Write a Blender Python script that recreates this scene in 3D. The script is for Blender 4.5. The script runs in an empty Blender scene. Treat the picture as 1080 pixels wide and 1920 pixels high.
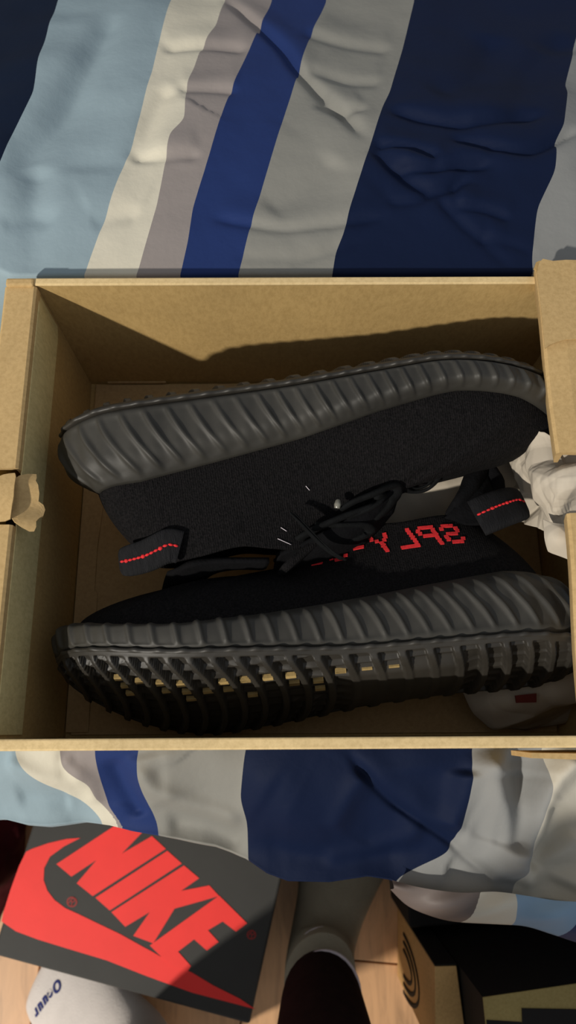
import bpy, bmesh, math, random
import numpy as np
from mathutils import Vector, Matrix, Euler
from mathutils.bvhtree import BVHTree
random.seed(7); np.random.seed(7)
SC = bpy.context.scene; COL = SC.collection
PI = math.pi

# ------------------------------------------------------------------ camera
F = 1398.0
CP, CR, CY = 0.285548, -0.006093, -0.004159
CAM = np.array([0.133735, -0.114303, 0.472152])
def _rx(a): c, s = math.cos(a), math.sin(a); return np.array([[1,0,0],[0,c,-s],[0,s,c]])
def _ry(a): c, s = math.cos(a), math.sin(a); return np.array([[c,0,s],[0,1,0],[-s,0,c]])
def _rz(a): c, s = math.cos(a), math.sin(a); return np.array([[c,-s,0],[s,c,0],[0,0,1]])
CR3 = _ry(CY) @ _rx(CP) @ _rz(CR)
cd = bpy.data.cameras.new('camera'); cam = bpy.data.objects.new('camera', cd); COL.objects.link(cam)
cd.sensor_fit = 'VERTICAL'; cd.sensor_height = 36; cd.lens = 36 * F / 1920; cd.clip_start = 0.01
m4 = np.eye(4); m4[:3,:3] = CR3; m4[:3,3] = CAM
cam.matrix_world = Matrix(m4.tolist()); SC.camera = cam
cd.dof.use_dof = True; cd.dof.focus_distance = 0.40; cd.dof.aperture_fstop = 11
def ray(px, py): return CR3 @ np.array([(px-540)/F, -(py-960)/F, -1.0])
def at(px, py, z):
    """point of the place that stands at height z on the sight line of a survey mark"""
    d = ray(px, py); return CAM + d * (z - CAM[2]) / d[2]

# ------------------------------------------------------------------ light, world, exposure
W = bpy.data.worlds.new('room'); SC.world = W; W.use_nodes = True
W.node_tree.nodes['Background'].inputs[0].default_value = (0.93, 0.96, 1.0, 1)
W.node_tree.nodes['Background'].inputs[1].default_value = 0.36
ld = bpy.data.lights.new('ceiling_bulb', 'POINT'); ld.energy = 262; ld.color = (1.0, 0.935, 0.83); ld.shadow_soft_size = 0.04
lo = bpy.data.objects.new('ceiling_bulb', ld); COL.objects.link(lo); lo.location = (-1.38, -1.55, 1.62)
SC.view_settings.view_transform = 'Standard'; SC.view_settings.look = 'None'
SC.view_settings.exposure = 0.0; SC.view_settings.gamma = 1.0; SC.view_settings.use_curve_mapping = False

# ------------------------------------------------------------------ helpers
def lin(r, g, b):
    f = lambda c: (c/255/12.92) if c <= 10 else ((c/255+0.055)/1.055)**2.4
    return (f(r), f(g), f(b), 1)
class NT:
    def __init__(s, name, col=(.5,.5,.5,1), rough=.6, spec=.5):
        s.m = bpy.data.materials.new(name); s.m.use_nodes = True
        s.t = s.m.node_tree; s.b = s.t.nodes['Principled BSDF']
        s.b.inputs['Base Color'].default_value = col; s.b.inputs['Roughness'].default_value = rough
        s.b.inputs['Specular IOR Level'].default_value = spec
    def n(s, typ, **k):
        x = s.t.nodes.new(typ)
        for a, v in k.items():
            if a in x.inputs: x.inputs[a].default_value = v
            else: setattr(x, a, v)
        return x
    def l(s, a, b): s.t.links.new(a, b)
    def noise(s, scale, detail=4, rough=.6, vec=None, coord='Object', sc=None):
        tc = s.n('ShaderNodeTexCoord'); mp = s.n('ShaderNodeMapping')
        if sc: mp.inputs['Scale'].default_value = sc
        s.l(tc.outputs[coord], mp.inputs['Vector'])
        n = s.n('ShaderNodeTexNoise'); n.inputs['Scale'].default_value = scale; n.inputs['Detail'].default_value = detail
        n.inputs['Roughness'].default_value = rough
        s.l(mp.outputs[0], n.inputs['Vector']); return n
    def ramp(s, fac, stops, interp='LINEAR'):
        r = s.n('ShaderNodeValToRGB'); r.color_ramp.interpolation = interp
        while len(r.color_ramp.elements) > 1: r.color_ramp.elements.remove(r.color_ramp.elements[-1])
        r.color_ramp.elements[0].position = stops[0][0]; r.color_ramp.elements[0].color = stops[0][1]
        for p, c in stops[1:]:
            e = r.color_ramp.elements.new(p); e.color = c
        s.l(fac, r.inputs[0]); return r
    def bump(s, h, strength=.3, dist=.001):
        b = s.n('ShaderNodeBump'); b.inputs['Strength'].default_value = strength; b.inputs['Distance'].default_value = dist
        s.l(h, b.inputs['Height'])
        old = s.b.inputs['Normal'].links
        if old: s.l(old[0].from_socket, b.inputs['Normal'])
        s.l(b.outputs[0], s.b.inputs['Normal']); return b
def sc4(c, k): return (c[0]*k, c[1]*k, c[2]*k, 1)
def varied(name, col, rough=.7, scale=30, amt=.12, bump=.2, bscale=400, spec=.3, detail=5, dist=.0005, sc=None):
    t = NT(name, col, rough, spec); n = t.noise(scale, detail, sc=sc)
    r = t.ramp(n.outputs['Fac'], [(.3, sc4(col, 1-amt)), (.7, sc4(col, 1+amt))]); t.l(r.outputs[0], t.b.inputs['Base Color'])
    if bump:
        n2 = t.noise(bscale, 3, sc=sc); t.bump(n2.outputs['Fac'], bump, dist)
    return t.m

def tagit(o, label=None, cat=None, group=None, kind=None):
    if label: o['label'] = label
    if cat: o['category'] = cat
    if group: o['group'] = group
    if kind: o['kind'] = kind
    return o
def mesh(name, v, f, mat, parent=None, smooth=True, mw=None):
    me = bpy.data.meshes.new(name); me.from_pydata([tuple(map(float, p)) for p in v], [], [tuple(int(i) for i in q) for q in f]); me.update()
    if smooth: me.polygons.foreach_set('use_smooth', [True]*len(me.polygons))
    o = bpy.data.objects.new(name, me); COL.objects.link(o)
    if mat: me.materials.append(mat)
    if parent: o.parent = parent
    if mw is not None: o.matrix_basis = mw
    return o
def bmobj(name, bm, mat, parent=None, smooth=False, recalc=True):
    if recalc: bmesh.ops.recalc_face_normals(bm, faces=bm.faces)
    me = bpy.data.meshes.new(name); bm.to_mesh(me); bm.free()
    if smooth: me.polygons.foreach_set('use_smooth', [True]*len(me.polygons))
    o = bpy.data.objects.new(name, me); COL.objects.link(o); me.materials.append(mat)
    if parent: o.parent = parent
    return o
def bevel(o, w, seg=2):
    md = o.modifiers.new('bevel', 'BEVEL'); md.width = w; md.segments = seg; md.limit_method = 'ANGLE'; return o
def empty(name, loc=(0,0,0), **k):
    o = bpy.data.objects.new(name, None); COL.objects.link(o); o.location = loc; o.empty_display_size = .05; return tagit(o, **k)
def grid_faces(n, m, wrap_n=False, wrap_m=False, flip=False):
    a = []
    for i in range(n if wrap_n else n-1):
        for j in range(m if wrap_m else m-1):
            i2, j2 = (i+1) % n, (j+1) % m
            q = (i*m+j, i2*m+j, i2*m+j2, i*m+j2); a.append(q[::-1] if flip else q)
    return a
def prism(name, poly, z0, z1, mat, parent=None, bev=0):
    """extrude an xy polygon between two heights"""
    n = len(poly); v = [(p[0], p[1], z0) for p in poly] + [(p[0], p[1], z1) for p in poly]
    a = sum(poly[i][0]*poly[(i+1)%n][1]-poly[(i+1)%n][0]*poly[i][1] for i in range(n))
    f = [tuple(range(n))[::-1], tuple(range(n, 2*n))] + [(i, (i+1)%n, (i+1)%n+n, i+n) for i in range(n)]
    if a < 0: f = [q[::-1] for q in f]
    o = mesh(name, v, f, mat, parent, smooth=False)
    if bev: bevel(o, bev)
    return o
def hexa(name, b, t, mat, parent=None, bev=0):
    """box from 4 bottom and 4 top corners"""
    v = list(b)+list(t); bm = bmesh.new(); vs = [bm.verts.new(tuple(map(float, p))) for p in v]
    for q in [(3,2,1,0),(4,5,6,7),(0,1,5,4),(1,2,6,5),(2,3,7,6),(3,0,4,7)]: bm.faces.new([vs[i] for i in q])
    o = bmobj(name, bm, mat, parent)
    if bev: bevel(o, bev)
    return o
def box(name, x0, x1, y0, y1, z0, z1, mat, parent=None, bev=0):
    return prism(name, [(x0,y0),(x1,y0),(x1,y1),(x0,y1)], z0, z1, mat, parent, bev)
def catmull(pts, n, closed=False):
    P = np.array(pts, float); k = len(P); out = []
    segs = k if closed else k-1
    for s in range(segs):
        if closed: p0, p1, p2, p3 = P[(s-1)%k], P[s], P[(s+1)%k], P[(s+2)%k]
        else: p0, p1, p2, p3 = P[max(s-1,0)], P[s], P[s+1], P[min(s+2,k-1)]
        for i in range(n):
            t = i/n; out.append(.5*((2*p1)+(-p0+p2)*t+(2*p0-5*p1+4*p2-p3)*t*t+(-p0+3*p1-3*p2+p3)*t**3))
    if not closed: out.append(P[-1])
    return np.array(out)
def resample(C, n, closed=False):
    C = np.array(C, float)
    if closed: C = np.vstack([C, C[:1]])
    d = np.r_[0, np.cumsum(np.linalg.norm(np.diff(C, axis=0), axis=1))]
    s = np.linspace(0, d[-1], n+1)[:-1] if closed else np.linspace(0, d[-1], n)
    return np.array([np.interp(s, d, C[:,i]) for i in range(C.shape[1])]).T, s, d[-1]
def tube(pts, r, mat, name, parent=None, seg=8, flat=1.0, smooth_n=6, flatdir=(0,0,1), cap=True):
    """round or flat cord along points; r number or list"""
    C = catmull(pts, smooth_n); n = len(C)
    rr = np.interp(np.linspace(0,1,n), np.linspace(0,1,len(r)), r) if hasattr(r,'__len__') else np.full(n, r)
    V = []; up = np.array(flatdir, float)
    for i in range(n):
        T = C[min(i+1,n-1)]-C[max(i-1,0)]; T /= np.linalg.norm(T)+1e-12
        B = np.cross(T, up); B /= np.linalg.norm(B)+1e-9; N = np.cross(B, T)
        for k in range(seg):
            a = 2*PI*k/seg; V.append(C[i]+rr[i]*(math.cos(a)*B+math.sin(a)*flat*N))
    f = grid_faces(n, seg, wrap_m=True)
    if cap: f += [tuple(range(seg)), tuple((n-1)*seg+k for k in range(seg))[::-1]]
    return mesh(name, V, f, mat, parent)
def smooth01(x): x = np.clip(x, 0, 1); return x*x*(3-2*x)

# ------------------------------------------------------------------ materials
M = {}
def cardboard(name, col, amt=.10, fleck=True):
    t = NT(name, col, .78, .25)
    n = t.noise(14, 6, .65); r = t.ramp(n.outputs['Fac'], [(.3, sc4(col, 1-amt)), (.72, sc4(col, 1+amt))])
    n2 = t.noise(420, 3, .7, sc=(1,1,.5)); mx = t.n('ShaderNodeMix', data_type='RGBA', blend_type='MULTIPLY')
    mx.inputs[0].default_value = .5
    r2 = t.ramp(n2.outputs['Fac'], [(.3, (.72,.68,.6,1)), (.62, (1.06,1.05,1.05,1))])
    t.l(r.outputs[0], mx.inputs[6]); t.l(r2.outputs[0], mx.inputs[7]); t.l(mx.outputs[2], t.b.inputs['Base Color'])
    t.bump(n2.outputs['Fac'], .25, .0004); return t.m
M['card'] = cardboard('cardboard', lin(196, 166, 116))
M['cardin'] = cardboard('cardboard_inside', lin(188, 158, 104))
M['cardlight'] = cardboard('cardboard_edge', lin(222, 196, 146))
M['cardolive'] = cardboard('cardboard_olive', lin(158, 140, 88))
M['cardstrip_bounce'] = cardboard('cardboard_strip_bounce', lin(216, 200, 146))  # tone raised to stand for light bounced off the far wall
M['cardfloor'] = cardboard('cardboard_floor', lin(186, 156, 112), .05)
M['carton'] = cardboard('carton_tan', lin(214, 172, 112))
M['black_card_and_shade'] = varied('black_card_and_shade', lin(22, 19, 17), .8, 40, .2, .1)  # black card and print, also painted shade on cartons and in the rim cavity
M['rubber'] = varied('black_rubber', lin(50, 48, 43), .58, 26, .35, .12, 500, .5, 6, .0003)
M['outsole'] = varied('outsole_rubber', lin(46, 43, 38), .50, 30, .35, .12, 500, .5, 6, .0003)
M['sole_bed'] = varied('sole_recess', lin(34, 31, 26), .5, 60, .3, .1, 500, .4)
M['boost'] = varied('tan_foam', lin(176, 150, 98), .6, 200, .2, .3, 900)
def knit():
    t = NT('black_knit', lin(30, 29, 31), .95, .12)
    n = t.noise(900, 3, .7, sc=(1, .35, 1)); w = t.n('ShaderNodeTexWave', wave_type='BANDS', bands_direction='X')
    w.inputs['Scale'].default_value = 260; w.inputs['Distortion'].default_value = 3; w.inputs['Detail'].default_value = 2
    tc = t.n('ShaderNodeTexCoord'); t.l(tc.outputs['Object'], w.inputs['Vector'])
    r = t.ramp(n.outputs['Fac'], [(.35, lin(11, 11, 12)), (.7, lin(31, 29, 30))]); t.l(r.outputs[0], t.b.inputs['Base Color'])
    t.bump(n.outputs['Fac'], .8, .0012); t.bump(w.outputs['Fac'], .35, .0006); return t.m
M['knit'] = knit()
M['knit_dark'] = varied('knit_lining', lin(16, 16, 18), .95, 200, .2, .5, 600, .1, dist=.001)
M['web'] = varied('ribbed_webbing', lin(30, 30, 32), .9, 100, .2, .9, 300, .15, 2, .001, sc=(6, .1, 1))
M['red_thread'] = varied('red_thread', lin(214, 44, 48), .8, 300, .2, .3, 1500)
M['lace'] = varied('black_lace', lin(17, 18, 19), .9, 200, .25, .6, 900, .12, 2, .0006)
M['aglet'] = NT('clear_aglet', lin(120, 118, 108), .25, .6).m
def paper():
    t = NT('tissue_paper', lin(196, 186, 170), .75, .25)
    n = t.noise(25, 5); r = t.ramp(n.outputs['Fac'], [(.3, lin(184, 173, 156)), (.7, lin(200, 190, 174))]); t.l(r.outputs[0], t.b.inputs['Base Color'])
    t.b.inputs['Subsurface Weight'].default_value = .0
    n2 = t.noise(45, 4, .5); t.bump(n2.outputs['Fac'], .25, .002); return t.m
M['paper'] = paper()
M['red_sticker'] = varied('maroon_sticker', lin(104, 40, 34), .6)
M['lid_black'] = varied('charcoal_print', lin(56, 55, 52), .62, 20, .08, .1, 300, .35)
M['lid_side'] = varied('charcoal_side', lin(48, 46, 44), .6, 20, .1, .1, 300)
M['print_red'] = varied('red_print', lin(250, 58, 52), .55, 20, .05, .05, 300, .35)
M['print_dim'] = varied('dim_red_print', lin(152, 52, 48), .6)
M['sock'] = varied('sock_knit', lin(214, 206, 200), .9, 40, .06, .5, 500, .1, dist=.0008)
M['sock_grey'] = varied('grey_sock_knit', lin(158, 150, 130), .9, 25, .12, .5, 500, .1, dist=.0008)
M['sock_cuff'] = varied('sock_cuff_knit', lin(225, 215, 222), .9, 100, .06, .5, 500, .1)
M['navy_print'] = varied('navy_thread', lin(46, 52, 108), .85, 200, .15, .3)
M['trouser'] = varied('dark_brown_cloth', lin(40, 26, 24), .95, 80, .2, .4, 400, .1)
M['maroon'] = varied('maroon_cloth', lin(74, 22, 26), .9, 15, .5, .4, 300, .15)
M['mattress'] = varied('mattress_ticking', lin(180, 176, 170), .9)
M['bedwood'] = varied('bed_frame_wood', lin(92, 66, 44), .6, 12, .2, sc=(1, 8, 8))

# ------------------------------------------------------------------ setting: floor of wooden boards
FZ = -0.50
def wood(name, k):
    c = lin(int(206*k), int(160*k), int(116*k)); t = NT(name, c, .42, .45)
    n = t.noise(9, 8, .65, sc=(7, 1, 1)); n.inputs['Distortion'].default_value = 1.2
    r = t.ramp(n.outputs['Fac'], [(.28, sc4(c, .68)), (.5, c), (.75, sc4(c, 1.18))]); t.l(r.outputs[0], t.b.inputs['Base Color'])
    t.bump(n.outputs['Fac'], .08, .001); return t.m
M['wood'] = [wood('oak_board_%d' % i, k) for i, k in enumerate((1.0, .94, 1.05))]
M['subfloor'] = varied('joint_dark', lin(70, 48, 34), .8)
flo = box('floor', -1.3, 1.7, -1.3, 1.3, FZ-.03, FZ-.006, M['subfloor']); flo['kind'] = 'structure'
yaw = -0.085; ca, sa = math.cos(yaw), math.sin(yaw)
pw = .118; ng = 0
for i in range(-9, 12):
    off = (i*0.37) % .9
    for j in range(-2, 2):
        y0 = -.9 + off + j*.9 - .35; y1 = y0+.9
        y0c, y1c = max(y0, -1.25), min(y1, 1.2)
        if y1c-y0c < .05: continue
        x0 = i*pw + .235; g = .0009
        q = [(x0+g, y0c+g), (x0+pw-g, y0c+g), (x0+pw-g, y1c-g), (x0+g, y1c-g)]
        q = [(x*ca-y*sa, x*sa+y*ca) for x, y in q]
        o = prism('floor_board', q, FZ-.008, FZ, M['wood'][(i*3+j*5) % 3], flo, .0008)

# ------------------------------------------------------------------ bed + duvet
bed = empty('bed', (0.2, .5, FZ), label='wooden bed with a pale mattress under the striped duvet', cat='bed')
def under(o, p):
    o.parent = p; o.matrix_parent_inverse = Matrix.Translation(-Vector(p.location)); return o
under(box('mattress', -.75, 1.25, -.14, 1.0, -.22, -.045, M['mattress'], None, .03), bed)
under(box('bed_frame', -.77, 1.27, -.125, 1.02, -.38, -.225, M['bedwood'], None, .004), bed)
for sx in (-.74, 1.18):
    for sy in (-.10, .94): under(box('leg', sx, sx+.06, sy, sy+.06, FZ+.001, -.382, M['bedwood'], None, .004), bed)

ZF0, ZF1 = .107, .045  # raised behind the box to hide the far wall's cast shadow
def zfar(y): return ZF0 + (ZF1-ZF0)*smooth01((np.asarray(y, float)-.17)/.33)
def surf(px, py):
    """point on the duvet seen at a survey mark: puffed high behind the box, low before it"""
    if py > 760: return at(px, py, zcloth(py))
    z = .07
    for _ in range(12): z = float(zfar(at(px, py, z)[1]))
    return at(px, py, z)
SB = [  # colour boundaries of the duvet stripes, as marks surveyed down the cloth
 [(110,0),(100,35),(65,180),(0,300),(-90,520),(-200,900),(-260,1400),(-300,1700)],
 [(325,0),(285,140),(245,265),(200,395),(158,515),(90,900),(12,1415),(35,1450),(75,1480),(130,1508),(175,1548),(190,1700)],
 [(422,0),(405,55),(378,95),(350,165),(346,225),(320,250),(292,380),(258,510),(180,900),(98,1420),(104,1450),(150,1472),(160,1505),(205,1548),(220,1700)],
 [(510,0),(497,35),(465,100),(420,200),(390,290),(360,385),(352,450),(338,515),(250,1000),(165,1420),(172,1470),(185,1520),(215,1555),(240,1700)],
 [(612,0),(585,60),(545,180),(500,320),(470,420),(447,515),(350,1000),(250,1420),(258,1490),(285,1550),(300,1700)],
 [(777,0),(755,90),(730,178),(717,205),(690,290),(655,395),(643,445),(630,470),(623,515),(540,1000),(456,1420),(449,1500),(462,1540),(463,1612),(470,1700)],
 [(1098,0),(1075,100),(1058,165),(1063,172),(1050,250),(1036,275),(1036,330),(1005,395),(1000,440),(996,490),(950,1000),(893,1405),(862,1540),(838,1602),(745,1652),(735,1700)],
 [(1330,0),(1300,300),(1240,515),(1150,1000),(1031,1410),(1031,1480),(985,1600),(972,1672),(960,1760)],
 [(1560,0),(1500,500),(1400,1000),(1240,1410),(1200,1700)]]
ZD = .022
def zcloth(py): return ZD*float(1-smooth01((py-1300)/150.0)) - .05*float(smooth01((py-1415)/200.0))
SBW = []
for b in SB:
    w = np.array([surf(px, py)[:2] for px, py in b]); w = w[np.argsort(w[:,1])]; yy_ = np.linspace(w[0,1]-.02, w[-1,1]+.02, 900); xx_ = np.interp(yy_, w[:,1], w[:,0]); k_ = np.exp(-(np.arange(-14, 15)/6.0)**2); k_ /= k_.sum()
    xs_ = np.convolve(np.pad(xx_, 14, mode='edge'), k_, 'valid'); SBW.append(np.c_[xs_, yy_])
def stripe_coord(X, Y):
    B = np.array([np.interp(Y, w[:,1], w[:,0]) for w in SBW])      # (9, n)
    B = np.maximum.accumulate(B + np.arange(9)[:,None]*1e-5, axis=0)
    s = np.zeros_like(X)
    K_ = 9.0
    s = np.where(X < B[0], -np.minimum((B[0]-X)*K_, 1.0) - np.maximum((B[0]-X)*K_-1.6, 0), s)
    for i in range(8):
        m = (X >= B[i]) & (X < B[i+1]); dl = (X-B[i])*K_; dr = (B[i+1]-X)*K_
        s = np.where(m, np.where(dl < dr, i+np.minimum(dl, .49), i+1-np.minimum(dr, .49)), s)
    s = np.where(X >= B[8], 8+np.minimum((X-B[8])*K_, .9), s); return s
def creases(X, Y, lines, H):
    for L, dep0, wid in lines:
        dep = dep0
        P = np.array([surf(px, py)[:2] for px, py in L]); P, _, _ = resample(catmull(P, 4), 60)
        mg_ = .012+wid*9; lo_, hi_ = P.min(0)-mg_, P.max(0)+mg_
        m = (X > lo_[0]) & (X < hi_[0]) & (Y > lo_[1]) & (Y < hi_[1])
        if not m.any(): continue
        xs, ys = X[m], Y[m]; best = np.full(xs.shape, 9.); side = np.zeros(xs.shape); tt = np.zeros(xs.shape)
        for i in range(len(P)-1):
            a, d = P[i], P[i+1]-P[i]; L2 = d@d+1e-12
            t = np.clip(((xs-a[0])*d[0]+(ys-a[1])*d[1])/L2, 0, 1)
            ex, ey = xs-a[0]-t*d[0], ys-a[1]-t*d[1]; q = np.hypot(ex, ey)
            k = q < best; best = np.where(k, q, best); side = np.where(k, np.sign(d[0]*ey-d[1]*ex), side); tt = np.where(k, (i+t)/(len(P)-1), tt)
        fade = smooth01(tt/.15)*smooth01((1-tt)/.15)
        dep = dep*1.35; h = -dep*np.exp(-(best/wid)**2) + dep*.45*np.exp(-((best-wid*2.6)/(wid*2.6))**2)*(.65+.35*np.tanh(side*best/.002))
        H[m] += h*fade
    return H
def wnoise(X, Y, seed, waves):
    r = np.random.RandomState(seed); H = np.zeros_like(X)
    for lam, amp, k in waves:
        for _ in range(k):
            a = r.uniform(0, 2*PI); ph = r.uniform(0, 6.28, 3); f = 2*PI/(lam*r.uniform(.7, 1.4)); u = X*math.cos(a)+Y*math.sin(a); v = -X*math.sin(a)+Y*math.cos(a)
            H += amp/k*np.sin(u*f+ph[0]+1.3*np.sin(v*f*.6+ph[1]))
    return H
TOPC = [([(415,-10),(480,50),(530,95),(560,135),(625,200),(695,278)], .0035, .0035),
 ([(695,278),(730,318),(790,362),(835,362),(885,335)], .004, .004),
 ([(695,278),(760,290),(825,312)], .003, .003),
 ([(715,210),(800,235),(880,245),(1030,225)], .003, .004),
 ([(1085,250),(1010,290),(950,295),(830,270)], .003, .003),
 ([(730,322),(790,330),(860,322),(925,318)], .0035, .003),
 ([(812,372),(860,420),(900,455),(965,512)], .003, .003),
 ([(385,400),(470,420),(560,430),(735,408)], .003, .003),
 ([(430,482),(560,485),(640,468),(700,440)], .0025, .003),
 ([(540,502),(600,475),(640,450)], .002, .003),
 ([(840,396),(900,400),(960,418)], .003, .0025), ([(890,452),(940,458),(1000,476)], .003, .0025),
 ([(852,350),(850,395)], .002, .0025), ([(910,420),(905,460)], .002, .0025), ([(720,385),(780,385),(812,368)], .002, .0025),
 ([(330,165),(300,190),(250,300)], .003, .008), ([(300,100),(400,90),(470,95)], .0025, .005),
 ([(240,290),(320,290),(380,285)], .002, .004), ([(0,335),(60,270),(120,200),(185,90),(220,30)], .004, .010), ([(72,300),(60,420),(62,530)], .004, .010),
 ([(330,170),(400,168),(450,170)], .002, .004), ([(560,60),(650,80),(740,90)], .002, .006), ([(570,130),(650,150),(720,158)], .002, .006),
 ([(590,190),(640,212),(690,208)], .002, .004), ([(170,420),(230,400),(260,405)], .002, .006), ([(640,300),(560,360),(500,400)], .003, .012),
 ([(0,420),(60,400),(100,420)], .002, .006), ([(930,60),(900,150),(800,190)], .004, .014), ([(1080,60),(1000,130),(960,260)],.003,.012)]
LOWC = [([(650,1400),(685,1450),(745,1510),(840,1575),(880,1612),(945,1655)], .0035, .0028),
 ([(688,1450),(660,1490),(620,1560)], -.003, .007),
 ([(600,1610),(700,1590),(800,1555)], -.003, .006),
 ([(470,1560),(560,1600),(700,1600),(840,1575)], .004, .010),
 ([(925,1395),(938,1480),(950,1560),(955,1665)], -.014, .013),
 ([(1110,1405),(1030,1480),(1000,1560),(962,1665)], -.012, .009), ([(880,1440),(868,1500),(840,1560)], -.007, .010), ([(985,1400),(982,1480),(968,1600)], .008, .012), ([(1060,1500),(1030,1570),(1000,1640)], .007, .010),
 ([(1090,1560),(1030,1620),(985,1668)], -.006, .007),
 ([(840,1625),(890,1640),(930,1640)], .005, .009),
 ([(-10,1425),(60,1462),(110,1470),(152,1468)], -.004, .006),
 ([(0,1495),(60,1500),(110,1505)], .004, .008), ([(200,1420),(215,1470),(255,1540)], .006, .007),
 ([(255,1425),(275,1475),(330,1505),(462,1545)], -.006, .007), ([(100,1420),(120,1440),(150,1470),(160,1520)], -.003, .005),
 ([(300,1545),(380,1550),(460,1590)], .005, .010)]
edge_px = [(-260,1560),(-120,1545),(0,1536),(40,1545),(85,1548),(150,1542),(200,1549),(245,1560),(300,1568),(400,1588),(460,1612),(500,1640),(540,1655),(620,1656),(690,1645),(735,1652),(762,1668),(800,1676),(850,1682),(960,1684),(1010,1690),(1080,1698),(1200,1710),(1400,1720)]
EW = np.array([at(px, py, -.056)[:2] for px, py in edge_px])
xs = np.linspace(-.50, .80, 640)
ye = np.interp(xs, EW[:,0], EW[:,1])
ytop = np.r_[np.linspace(.90, .14, 350), np.linspace(.138, .112, 24), np.linspace(.108, -.10, 70)]
V = []; S = []
H = np.zeros((len(ytop), len(xs))); XX, YY = np.meshgrid(xs, ytop)
puff = wnoise(XX.ravel(), YY.ravel(), 3, [(.30,.008,3),(.12,.0035,5),(.045,.0011,7)])
H = creases(XX.ravel(), YY.ravel(), TOPC, puff)
puff0 = H.copy()
inbox = smooth01((.036-np.maximum(np.maximum(-.02-XX.ravel(), XX.ravel()-.31), np.maximum(-.125-YY.ravel(), YY.ravel()-.125)))/.035)
xo_ = np.clip(np.maximum(-.02-XX.ravel(), XX.ravel()-.31), 0, .16); wf_ = .012+1.5*xo_
far_ = smooth01((YY.ravel()-.121+.6*(wf_-.012))/wf_)
H = (np.minimum(H, .016)*(1-.6*np.exp(-((YY.ravel()-.13)/.04)**2))+ZD)*(1-inbox) + (-.004)*inbox
H = H*(1-far_) + far_*(zfar(YY.ravel()) + np.minimum(puff0, .016)*(1-.85*np.exp(-((YY.ravel()-.13)/.05)**2)))
V.append(np.c_[XX.ravel(), YY.ravel(), H]); S.append(stripe_coord(XX.ravel(), YY.ravel()))
# the part in front of the box: runs out, rounds over the bed's edge and hangs
rows2 = []
NB = 110
for k in range(1, NB+1):
    t = k/NB
    y = -.10 + (ye+.10)*t; z = np.full_like(xs, -.056*float(smooth01(t**1.5)) - .004)
    rows2.append(np.c_[xs, y, z])
B2 = np.vstack(rows2); h2 = wnoise(B2[:,0], B2[:,1], 9, [(.10,.004,4),(.04,.0013,5)])
h2 = creases(B2[:,0], B2[:,1], LOWC, h2); k2 = np.repeat(smooth01(np.arange(1,NB+1)/NB*4), len(xs)); B2[:,2] += h2*k2
V.append(B2); S.append(stripe_coord(B2[:,0], B2[:,1]))
last = B2[-len(xs):]; s_last = S[-1][-len(xs):]
for k in range(1, 40):
    a = k/39; wob = .012*np.sin(xs*38+1.5*np.sin(xs*17))*a
    rad = .012
    y = last[:,1] - .0045*math.sin(min(a*6, 1)*PI) + .035*a + wob; z = last[:,2] - .22*a**1.15 - .003
    V.append(np.c_[xs, y, z]); S.append(s_last + .0*a)
V = np.vstack(V); S = np.concatenate(S); nrow = len(V)//len(xs)
def duvet_mat():
    t = NT('striped_cotton', (.5,.5,.5,1), .70, .14)
    a = t.n('ShaderNodeAttribute'); a.attribute_name = 'stripe'
    n = t.noise(300, 2); 
    mr = t.n('ShaderNodeMapRange'); mr.inputs[1].default_value = -4; mr.inputs[2].default_value = 12
    t.l(a.outputs['Fac'], mr.inputs[0])
    cols = [(-4, (140,140,134)), (-1.5, (13,26,48)), (0, (146,165,174)), (1, (212,206,188)), (2, (147,139,136)), (3, (34,52,102)), (4, (138,137,131)), (5, (12,25,54)), (6, (138,139,138)), (7, (192,187,174)), (8, (134,160,184)), (9, (18,30,58)), (10.2,(140,140,134))]
    r = t.ramp(mr.outputs[0], [((c[0]+4)/16, lin(*c[1])) for c in cols], 'CONSTANT')
    m2 = t.noise(5, 4); mx = t.n('ShaderNodeMix', data_type='RGBA', blend_type='MULTIPLY'); mx.inputs[0].default_value = 1
    r2 = t.ramp(m2.outputs['Fac'], [(.3, (.93,.93,.93,1)), (.7, (1.05,1.05,1.05,1))])
    t.l(r.outputs[0], mx.inputs[6]); t.l(r2.outputs[0], mx.inputs[7]); t.l(mx.outputs[2], t.b.inputs['Base Color'])
    n3 = t.noise(28, 5, .55); t.bump(n3.outputs['Fac'], .35, .004); t.bump(n.outputs['Fac'], .12, .0004)
    return t.m
M['duvet'] = duvet_mat()
duvet = mesh('duvet', V, grid_faces(nrow, len(xs)), M['duvet'])
att = duvet.data.attributes.new('stripe', 'FLOAT', 'POINT'); att.data.foreach_set('value', S.astype(np.float32))
tagit(duvet, 'wrinkled duvet in blue, grey and cream stripes over the bed', 'duvet')
# turned-up hem at the right: a band of cloth whose stripes run the other way
hem_t = [(735,1650),(770,1660),(812,1668),(870,1674),(930,1672),(990,1680),(1040,1688),(1100,1692),(1200,1700)]
hem_b = [(732,1668),(762,1697),(800,1715),(850,1728),(930,1733),(985,1737),(1035,1752),(1090,1770),(1200,1800)]
n = 120
T_ = np.array([at(px, py, -.050) for px, py in hem_t]); B_ = np.array([at(px, py, -.078) for px, py in hem_b])
T_, _, _ = resample(catmull(T_, 6), n); B_, _, _ = resample(catmull(B_, 6), n)
HV = []; HS = []
for j in range(16):
    a = j/15
    for i in range(n):
        p = T_[i]*(1-a)+B_[i]*a; p = p + np.array([0, 0, .010*math.sin(a*PI)+.003*math.sin(i*.25+a*5)*math.sin(a*PI)]); HV.append(p)
        q = (i/(n-1)); lb = np.interp(q, [0, .30+.06*(1-a), .50, .78-.1*a, 1], [2, 2.99, 4.0, 5.0, 6.0]); HS.append(lb)
back = [np.array(p)+np.array([0, .012, -.012]) for p in HV[-n:]]
HV += back; HS += HS[-n:]
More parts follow.
